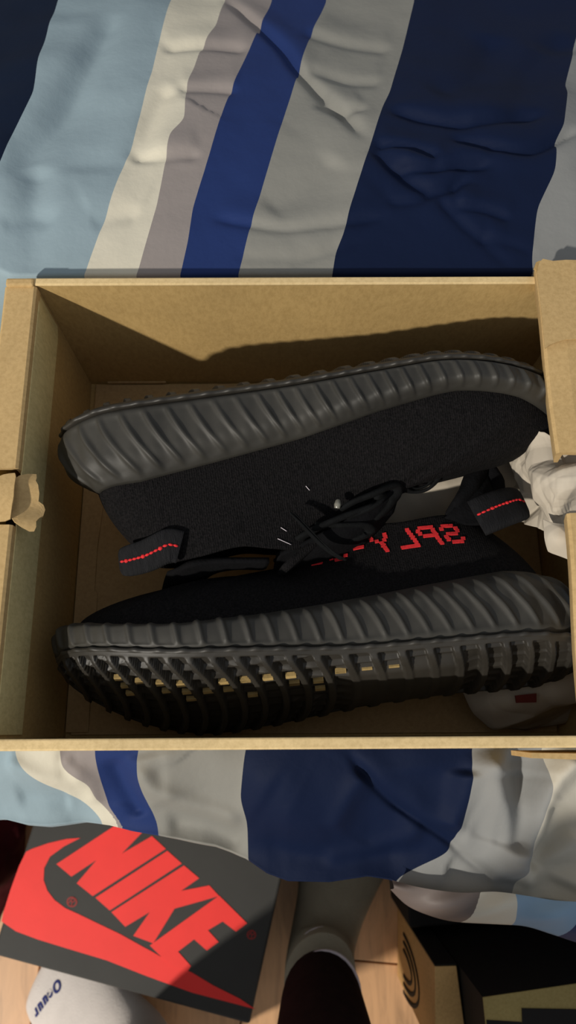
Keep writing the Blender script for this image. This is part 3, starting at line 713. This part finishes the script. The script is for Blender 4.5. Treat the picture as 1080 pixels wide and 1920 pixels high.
# ------------------------------------------------------------------ tissue paper
def crumple(name, corners, nu, nv, amp, seed, parent=None, mat=None, curl=None, folds=16, lam=(.02,.06)):
    """crumpled sheet over a patch given by rows of world points"""
    rows = [resample(catmull(r, 8), nu)[0] for r in corners]
    G_ = np.array([resample(catmull([rows[k][i] for k in range(len(rows))], 8), nv)[0] for i in range(nu)])   # nu,nv,3
    r = np.random.RandomState(seed); P2 = G_.reshape(-1, 3); h = np.zeros(len(P2)); d2 = np.zeros((len(P2), 2))
    for k in range(folds):
        dr = r.normal(size=3); dr /= np.linalg.norm(dr); lm = r.uniform(*lam); x = P2@dr/lm + r.uniform(0, 1) + .10*np.sin(P2@r.normal(size=3)*35)
        tri = np.abs((x % 1)-.5)*2; h += (tri-.5)*lm*.9*r.uniform(.3, 1)
    h = h/folds**.5; h = h/np.abs(h).max()*amp
    G2 = (P2).reshape(nu, nv, 3); du = np.gradient(G2, axis=0); dv = np.gradient(G2, axis=1); Nn = np.cross(du, dv); Nn /= np.linalg.norm(Nn, axis=2)[...,None]+1e-12
    if Nn[...,2].mean() < 0: Nn = -Nn
    V = (G2+Nn*h.reshape(nu, nv, 1)).reshape(-1, 3)
    o = mesh(name, V, grid_faces(nu, nv), mat or M['paper'], parent, smooth=True)
    md = o.modifiers.new('s', 'SOLIDIFY'); md.thickness = .0004
    return o
def row(*pts): return [at(*p) for p in pts]
tp = crumple('tissue_paper', [row((925,835,.035),(980,820,.062),(1040,825,.098),(1100,830,.100)), row((905,880,.030),(962,880,.052),(1040,885,.112),(1100,880,.112)),
    row((930,930,.030),(985,935,.064),(1030,945,.105),(1100,940,.108)), row((980,962,.045),(1003,985,.072),(1050,1000,.085),(1100,1010,.085))], 210, 190, .011, 4, folds=14, lam=(.012,.05))
tagit(tp, 'crumpled white tissue paper wad bulging out beside the hand hole on the right', 'paper')
tpb = crumple('tissue_paper', [row((1020,975,.100),(1045,984,.104),(1100,985,.104)), row((1022,1005,.101),(1050,1010,.106),(1100,1015,.106)), row((1030,1028,.096),(1060,1036,.098),(1100,1052,.096))], 80, 60, .0035, 8, folds=8, lam=(.02,.05))
tagit(tpb, 'small bright corner of white tissue paper over the heel of the lettered shoe', 'paper')
tp2 = crumple('tissue_paper', [row((640,960,.030),(760,880,.042),(930,830,.048),(1060,830,.048)), row((660,1000,.028),(780,930,.044),(900,900,.046),(1060,900,.044)), row((690,1040,.025),(800,1000,.025),(930,960,.025),(1060,950,.030))], 90, 50, .006, 12, folds=6, lam=(.03,.09))
tagit(tp2, 'flat shaded sheet of tissue paper on the box floor between the two shoes', 'paper')
tp3 = crumple('tissue_paper', [row((862,1290,.030),(920,1265,.040),(1000,1235,.052),(1110,1200,.058)), row((885,1312,.024),(950,1306,.042),(1020,1290,.054),(1110,1270,.056)), row((930,1338,.016),(985,1332,.034),(1040,1326,.044),(1110,1320,.046)), row((985,1372,.006),(1010,1371,.012),(1050,1371,.016),(1110,1371,.018))], 150, 120, .010, 21, folds=11, lam=(.025,.08))
tagit(tp3, 'creased tissue paper sheet under the sole in the near right corner of the box', 'paper')
sv = [at(966,1304,.056), at(1006,1300,.058), at(1006,1317,.056), at(968,1318,.054)]
sv += [p-np.array([0,0,.001]) for p in sv]
mesh('sticker', sv, [(0,1,2,3),(7,6,5,4),(0,4,5,1),(1,5,6,2),(2,6,7,3),(3,7,4,0)], M['red_sticker'], tp3, smooth=False)['label'] = 'small maroon sticker'

# ------------------------------------------------------------------ red and black shoe box on the floor
LZ = -.38
BL, BR = at(-14,1790,LZ), at(468,1921,LZ); ex = (BR-BL)[:2]; LW = np.linalg.norm(ex); ex /= LW; ey = np.array([-ex[1], ex[0]]); LD = .215
nb_ = empty('branded_shoe_box', (BL[0], BL[1], FZ), label='closed charcoal shoe box with large red swoosh and letters on its lid', cat='box')
def NB_(o): return under(o, nb_)
def lp(x, y): p = BL[:2]+ex*x+ey*y; return (p[0], p[1])
NB_(prism('lid', [lp(0,0), lp(LW,0), lp(LW,LD), lp(0,LD)], LZ-.045, LZ, M['lid_black'], None, .0025))
NB_(prism('body', [lp(.003,.003), lp(LW-.003,.003), lp(LW-.003,LD-.003), lp(.003,LD-.003)], FZ+.0008, LZ-.0455, M['lid_side'], None, .001))
def lidprint(name, crop, mat, dz=.0004):
    pts = [at(x/2, 1400+y/2, LZ)[:2] for x, y in crop]
    bm = bmesh.new(); vs = [bm.verts.new((p[0], p[1], LZ+dz)) for p in pts]; bm.faces.new(vs)
    r = bmesh.ops.extrude_face_region(bm, geom=list(bm.faces)); 
    for v in r['geom']:
        if isinstance(v, bmesh.types.BMVert): v.co.z -= dz+.0003
    bmesh.ops.triangulate(bm, faces=[f for f in bm.faces if len(f.verts) > 4])
    return NB_(bmobj(name, bm, mat, None))
def edgept(py_):   # a little inside the lid's left edge
    return None
lidprint('swoosh', [(302,342),(250,346),(180,362),(120,383),(98,394),(72,447),(40,535),(12,625),(6,655),(60,692),(140,722),(250,756),(400,801),(550,860),(720,922),(957,984),(900,945),(800,895),(722,848),(650,815),(572,769),(540,752),(450,702),(370,664),(300,630),(245,605),(205,575),(178,540),(164,500),(166,455),(188,412),(240,374)], M['print_red'])
lidprint('letter_n', [(212,440),(432,295),(537,318),(458,400),(570,335),(622,383),(348,560),(288,512),(362,425),(268,487)], M['print_red'], .0005)
lidprint('letter_i', [(358,566),(628,390),(682,438),(412,614)], M['print_red'], .0005)
lidprint('letter_k', [(418,620),(690,445),(747,493),(680,540),(785,520),(822,560),(655,607),(575,737),(500,709),(562,620),(470,675)], M['print_red'], .0005)
lidprint('letter_e', [(562,745),(822,558),(927,662),(885,693),(835,655),(780,688),(820,732),(776,764),(728,722),(668,768),(716,822),(704,842),(640,822)], M['print_red'], .0006)
for cx, cy, rr in ((270,582,20),(943,705,18)):
    ring = [(cx+rr*math.cos(a*PI/12), cy+rr*math.sin(a*PI/12)) for a in range(24)]
    inn = [(cx+rr*.72*math.cos(a*PI/12), cy+rr*.72*math.sin(a*PI/12)) for a in range(24)]
    bm = bmesh.new(); a = [bm.verts.new(tuple(at(x/2, 1400+y/2, LZ)[:2])+(LZ+.0004,)) for x, y in ring]; b = [bm.verts.new(tuple(at(x/2, 1400+y/2, LZ)[:2])+(LZ+.0004,)) for x, y in inn]
    for i in range(24): bm.faces.new((a[i], a[(i+1)%24], b[(i+1)%24], b[i]))
    NB_(bmobj('registered_ring', bm, M['print_dim'], None))
    # R inside, along the letters' direction
    cu_ = bpy.data.curves.new('registered_letter', 'FONT'); cu_.body = 'R'; cu_.size = .011; cu_.align_x = 'CENTER'; cu_.align_y = 'CENTER'; cu_.extrude = .0002
    tmp = bpy.data.objects.new('t', cu_); COL.objects.link(tmp); me = bpy.data.meshes.new_from_object(tmp); bpy.data.objects.remove(tmp)
    o = bpy.data.objects.new('registered_letter', me); COL.objects.link(o); me.materials.append(M['print_dim'])
    c = at(cx/2, 1400+cy/2, LZ); me.transform(Matrix.Translation((c[0], c[1], LZ+.0004)) @ Matrix.Rotation(-math.radians(42), 4, 'Z')); NB_(o)

# ------------------------------------------------------------------ person: two legs, socks, trousers
def skin_body(name, verts, edges, radii, mat, parent=None, sub=2, root=0):
    me = bpy.data.meshes.new(name); me.from_pydata([tuple(map(float, v)) for v in verts], edges, []); o = bpy.data.objects.new(name, me); COL.objects.link(o)
    md = o.modifiers.new('skin', 'SKIN'); sk = me.skin_vertices[0].data
    for i, r in enumerate(radii): sk[i].radius = r if hasattr(r, '__len__') else (r, r); sk[i].use_root = (i == root)
    md.use_smooth_shade = True; s = o.modifiers.new('sub', 'SUBSURF'); s.levels = sub; s.render_levels = sub
    me.materials.append(mat)
    if parent: o.parent = parent
    return o
def loft(name, stations, mat, parent=None, n=28, capend=True, crease=None):
    """closed tube from elliptical stations (centre, half-width dir vector, half-height dir vector)"""
    st = np.array([np.r_[c, a, b] for c, a, b in stations], float); C = catmull(st, 6); V = []
    for q in C:
        for k in range(n):
            t = 2*PI*k/n; V.append(q[:3]+q[3:6]*math.cos(t)+q[6:9]*math.sin(t))
    m = len(C); f = grid_faces(m, n, wrap_m=True)+[tuple(range(n))[::-1], tuple((m-1)*n+k for k in range(n))]
    bm = bmesh.new(); vs = [bm.verts.new(tuple(v)) for v in V]; 
    for q in f: bm.faces.new([vs[i] for i in q])
    return bmobj(name, bm, mat, parent, smooth=True)
per = empty('person', (.03, -.45, FZ), label='standing person seen from above in dark brown trousers and socks', cat='person')
def foot(toe, ankle, mat, flip):
    """sock-clad foot from toe to ankle as one lofted surface turning up into the shin"""
    toe = np.array(toe, float); ank = np.array(ankle, float); d = (ank-toe)[:2]; Lf = np.linalg.norm(d); d /= Lf; nrm = np.array([-d[1], d[0]])
    S_ = lambda t, hw, hh, zc, off=0: (np.r_[toe[:2]+d*Lf*t+nrm*off*flip, zc], np.r_[nrm, 0]*hw, np.array([0,0,hh]))
    f = FZ+.0015
    st = [S_(-.015,.004,.004,f+.012), S_(0,.028,.010,f+.012), S_(.05,.040,.0135,f+.0145), S_(.2,.050,.018,f+.019), S_(.38,.051,.024,f+.025), S_(.55,.045,.030,f+.031), S_(.72,.039,.038,f+.040)]
    a = np.r_[d, 0]
    st += [(np.r_[toe[:2]+d*Lf*.88, f+.056], np.r_[nrm,0]*.036, np.array([0,0,.045])+a*-.018), (np.r_[toe[:2]+d*Lf*.97, f+.085], np.r_[nrm,0]*.035, np.array([0,0,.028])+a*-.040), (np.r_[toe[:2]+d*Lf*1.0, f+.125], np.r_[nrm,0]*.035, np.array([0,0,.006])+a*-.042)]
    return st, d, nrm
# one continuous body: legs joining at the hips (kept below the trousers)
skinm = varied('skin', lin(196,150,124), .55, 60, .06)
RA = np.array([*at(597,1812,FZ+.09)[:2],FZ+.12]); LA = np.array([*at(268,2015,FZ+.10)[:2],FZ+.12])
bv_ = [(.06,-.56,.42),(.06,-.56,.34),(.15,-.55,.30),(.162,-.50,-.02),(RA[0],RA[1]-.035,-.28),RA,(-.03,-.55,.30),(-.045,-.52,-.02),(LA[0],LA[1]-.02,-.28),LA]
bodyo = skin_body('body', bv_, [(0,1),(1,2),(2,3),(3,4),(4,5),(1,6),(6,7),(7,8),(8,9)], [(.12,.09),(.13,.10),(.075,.075),(.055,.055),(.04,.04),(.032,.032),(.075,.075),(.055,.055),(.04,.04),(.032,.032)], skinm, None)
under(bodyo, per)
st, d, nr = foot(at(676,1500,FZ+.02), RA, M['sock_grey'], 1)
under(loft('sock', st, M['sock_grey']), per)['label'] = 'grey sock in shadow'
st, d2, nr2 = foot(at(74,1826,FZ+.02), LA, M['sock'], -1)
sockL = under(loft('sock', st, M['sock']), per); sockL['label'] = 'white sock with dark blue lettering'
def ring(c, ax, ay, r, name, mat):
    P_ = [np.array(c)+np.array(ax)*math.cos(t*PI/12)+np.array(ay)*math.sin(t*PI/12) for t in range(25)]
    return under(tube(P_, r, mat, name, None, seg=8, smooth_n=2, cap=False), per)
ring((RA[0],RA[1]+.002,FZ+.112), (.031,.005,0), (0,.040,.006), .0016, 'sock_cuff', M['sock_cuff'])
ring((RA[0],RA[1]-.012,FZ+.158), (.037,.004,0), (0,.044,.004), .0018, 'trouser_hem', M['sock_cuff'])
def leg_cloth(pts, name='trouser_leg'):
    st = [(np.array(c), np.array([w,0,0]), np.array([0,dp,0])) for c, w, dp in pts]; return under(loft(name, st, M['trouser']), per)
leg_cloth([((RA[0],RA[1]-.012,FZ+.155),.037,.044),((RA[0],RA[1]-.016,FZ+.18),.040,.046),((.166,RA[1]-.06,-.20),.052,.058),((.165,-.505,-.02),.068,.072),((.155,-.55,.20),.085,.09),((.14,-.56,.34),.10,.10)])
leg_cloth([((LA[0],LA[1]-.004,FZ+.115),.046,.050),((LA[0],LA[1]-.006,FZ+.14),.048,.052),((-.05,-.495,-.20),.06,.062),((-.047,-.53,-.02),.068,.072),((-.03,-.555,.20),.085,.09),((-.02,-.56,.34),.10,.10)])
# sock lettering, draped on the sock
bpy.context.view_layer.update()
def drape_text(txt, size, centre, ang, target, mat, name, parent, spacing=1.0):
    me0 = target.data; bvh = BVHTree.FromPolygons([target.matrix_basis @ v.co if False else v.co for v in me0.vertices], [p.vertices for p in me0.polygons])
    x = 0
    for ch in txt:
        cu_ = bpy.data.curves.new('c', 'FONT'); cu_.body = ch; cu_.size = size; cu_.extrude = .0003; cu_.offset = .0006; cu_.shear = .3
        t = bpy.data.objects.new('t', cu_); COL.objects.link(t); me = bpy.data.meshes.new_from_object(t); bpy.data.objects.remove(t)
        w = max(v.co.x for v in me.vertices)
        for v in me.vertices:
            vx, vy = v.co.x+x, v.co.y; X = centre[0]+vx*math.cos(ang)-vy*math.sin(ang); Y = centre[1]+vx*math.sin(ang)+vy*math.cos(ang)
            h = bvh.ray_cast(Vector((X, Y, .5)), Vector((0,0,-1))); z = h[0].z if h[0] else FZ+.03
            v.co = (X, Y, z+.0006+v.co.z)
        o = bpy.data.objects.new(name, me); COL.objects.link(o); me.materials.append(mat); under(o, parent); x += w*spacing
c0 = at(105, 1838, FZ+.045)
drape_text('Oeuur', .0135, (c0[0], c0[1]), math.radians(-128), sockL, M['navy_print'], 'sock_letter', per, 1.02)

# ------------------------------------------------------------------ cartons lower right
c1 = empty('carton', (.34,-.36,FZ), label='low tan carton standing on the floor left of the tall carton', cat='box')
Z1 = -.27
a0, a1 = at(815,1812,Z1), at(857,1811,Z1); 
A_ = [at(815,1812,Z1), at(856,1811,Z1), at(880,1990,Z1), at(817,1990,Z1)]
def shrinkpoly(P_, z): return [(p[0], p[1], z) for p in P_]
under(hexa('body', shrinkpoly([A_[3],A_[2],A_[1],A_[0]], FZ+.0008), shrinkpoly([A_[3],A_[2],A_[1],A_[0]], Z1), M['carton'], None, .001), c1)
under(hexa('shade_panel', [(A_[0][0],A_[0][1]+.0004,FZ+.001),(A_[1][0],A_[1][1]+.0004,FZ+.001),(A_[1][0],A_[1][1]+.0016,FZ+.001),(A_[0][0],A_[0][1]+.0016,FZ+.001)], [(A_[0][0],A_[0][1]+.0004,Z1),(A_[1][0],A_[1][1]+.0004,Z1),(A_[1][0],A_[1][1]+.0016,Z1),(A_[0][0],A_[0][1]+.0016,Z1)], M['black_card_and_shade']), c1)  # added black sheet paints the shade on the far side
p0, p1 = A_[0], A_[3]
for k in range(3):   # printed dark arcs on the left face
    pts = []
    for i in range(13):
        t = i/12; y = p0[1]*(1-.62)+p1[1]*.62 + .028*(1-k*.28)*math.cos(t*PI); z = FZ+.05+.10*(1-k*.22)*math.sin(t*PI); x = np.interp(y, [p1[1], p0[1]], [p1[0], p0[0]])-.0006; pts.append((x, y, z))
    under(tube(pts, .0022, M['black_card_and_shade'], 'printed_arc', None, seg=6, flat=.2, flatdir=(1,0,0), smooth_n=2), c1)
c2 = empty('carton', (.45,-.36,FZ), label='tall carton with sides painted dark as shade, olive top and dark patch, half under the duvet', cat='box')
Z2 = -.19
Q = [at(905,1870,Z2), at(1300,1812,Z2), at(1340,2060,Z2), at(925,2060,Z2)]
under(hexa('body', shrinkpoly([Q[3],Q[2],Q[1],Q[0]], FZ+.0008), shrinkpoly([Q[3],Q[2],Q[1],Q[0]], Z2-.0015), M['black_card_and_shade'], None), c2)  # black body paints in the shade of the carton's far side
under(hexa('top_panel', shrinkpoly([Q[3],Q[2],Q[1],Q[0]], Z2-.0012), shrinkpoly([Q[3],Q[2],Q[1],Q[0]], Z2), M['cardolive'], None, .0005), c2)
pl = [at(978,1890,Z2)[:2], at(1140,1893,Z2)[:2], at(1150,1960,Z2)[:2], at(980,1960,Z2)[:2]]
under(prism('dark_label', [tuple(p) for p in pl], Z2+.0002, Z2+.0008, M['black_card_and_shade'], None), c2)
pl = [at(912,1912,Z2)[:2], at(978,1916,Z2)[:2], at(978,1960,Z2)[:2], at(915,1960,Z2)[:2]]
under(prism('dark_label', [tuple(p) for p in pl], Z2+.0002, Z2+.0007, M['black_card_and_shade'], None), c2)
c3 = empty('flat_box', (.33,-.25,FZ), label='flat black box on the floor under the overhanging duvet', cat='box')
Z3 = -.36
q0, q1, q2 = at(765,1740,Z3), at(782,1690,Z3), at(815,1812,Z3)
R3 = [(.262,-.300),(.50,-.300),(.50,-.16),(.262,-.16)]
k0 = at(768,1740,Z3); 
under(prism('body', [(k0[0],k0[1]),(.62,k0[1]+.02),(.60,k0[1]+.16),(k0[0]-.005,k0[1]+.15)], FZ+.0008, Z3, M['black_card_and_shade'], None, .002), c3)
# maroon garment at the left edge, in the bed's shade
mg = crumple('garment', [row((-160,1450,-.46),(-40,1460,-.44),(60,1470,-.47)), row((-160,1560,-.44),(-50,1560,-.40),(40,1560,-.45),(52,1570,-.49)), row((-160,1660,-.45),(-50,1660,-.42),(10,1660,-.47),(22,1670,-.495)), row((-160,1735,-.495),(-60,1735,-.49),(-20,1735,-.495),(-6,1735,-.497))], 70, 60, .010, 31, mat=M['maroon'], folds=10, lam=(.03,.08))
tagit(mg, 'dark maroon garment heaped on the floor left of the red and charcoal box', 'clothing')
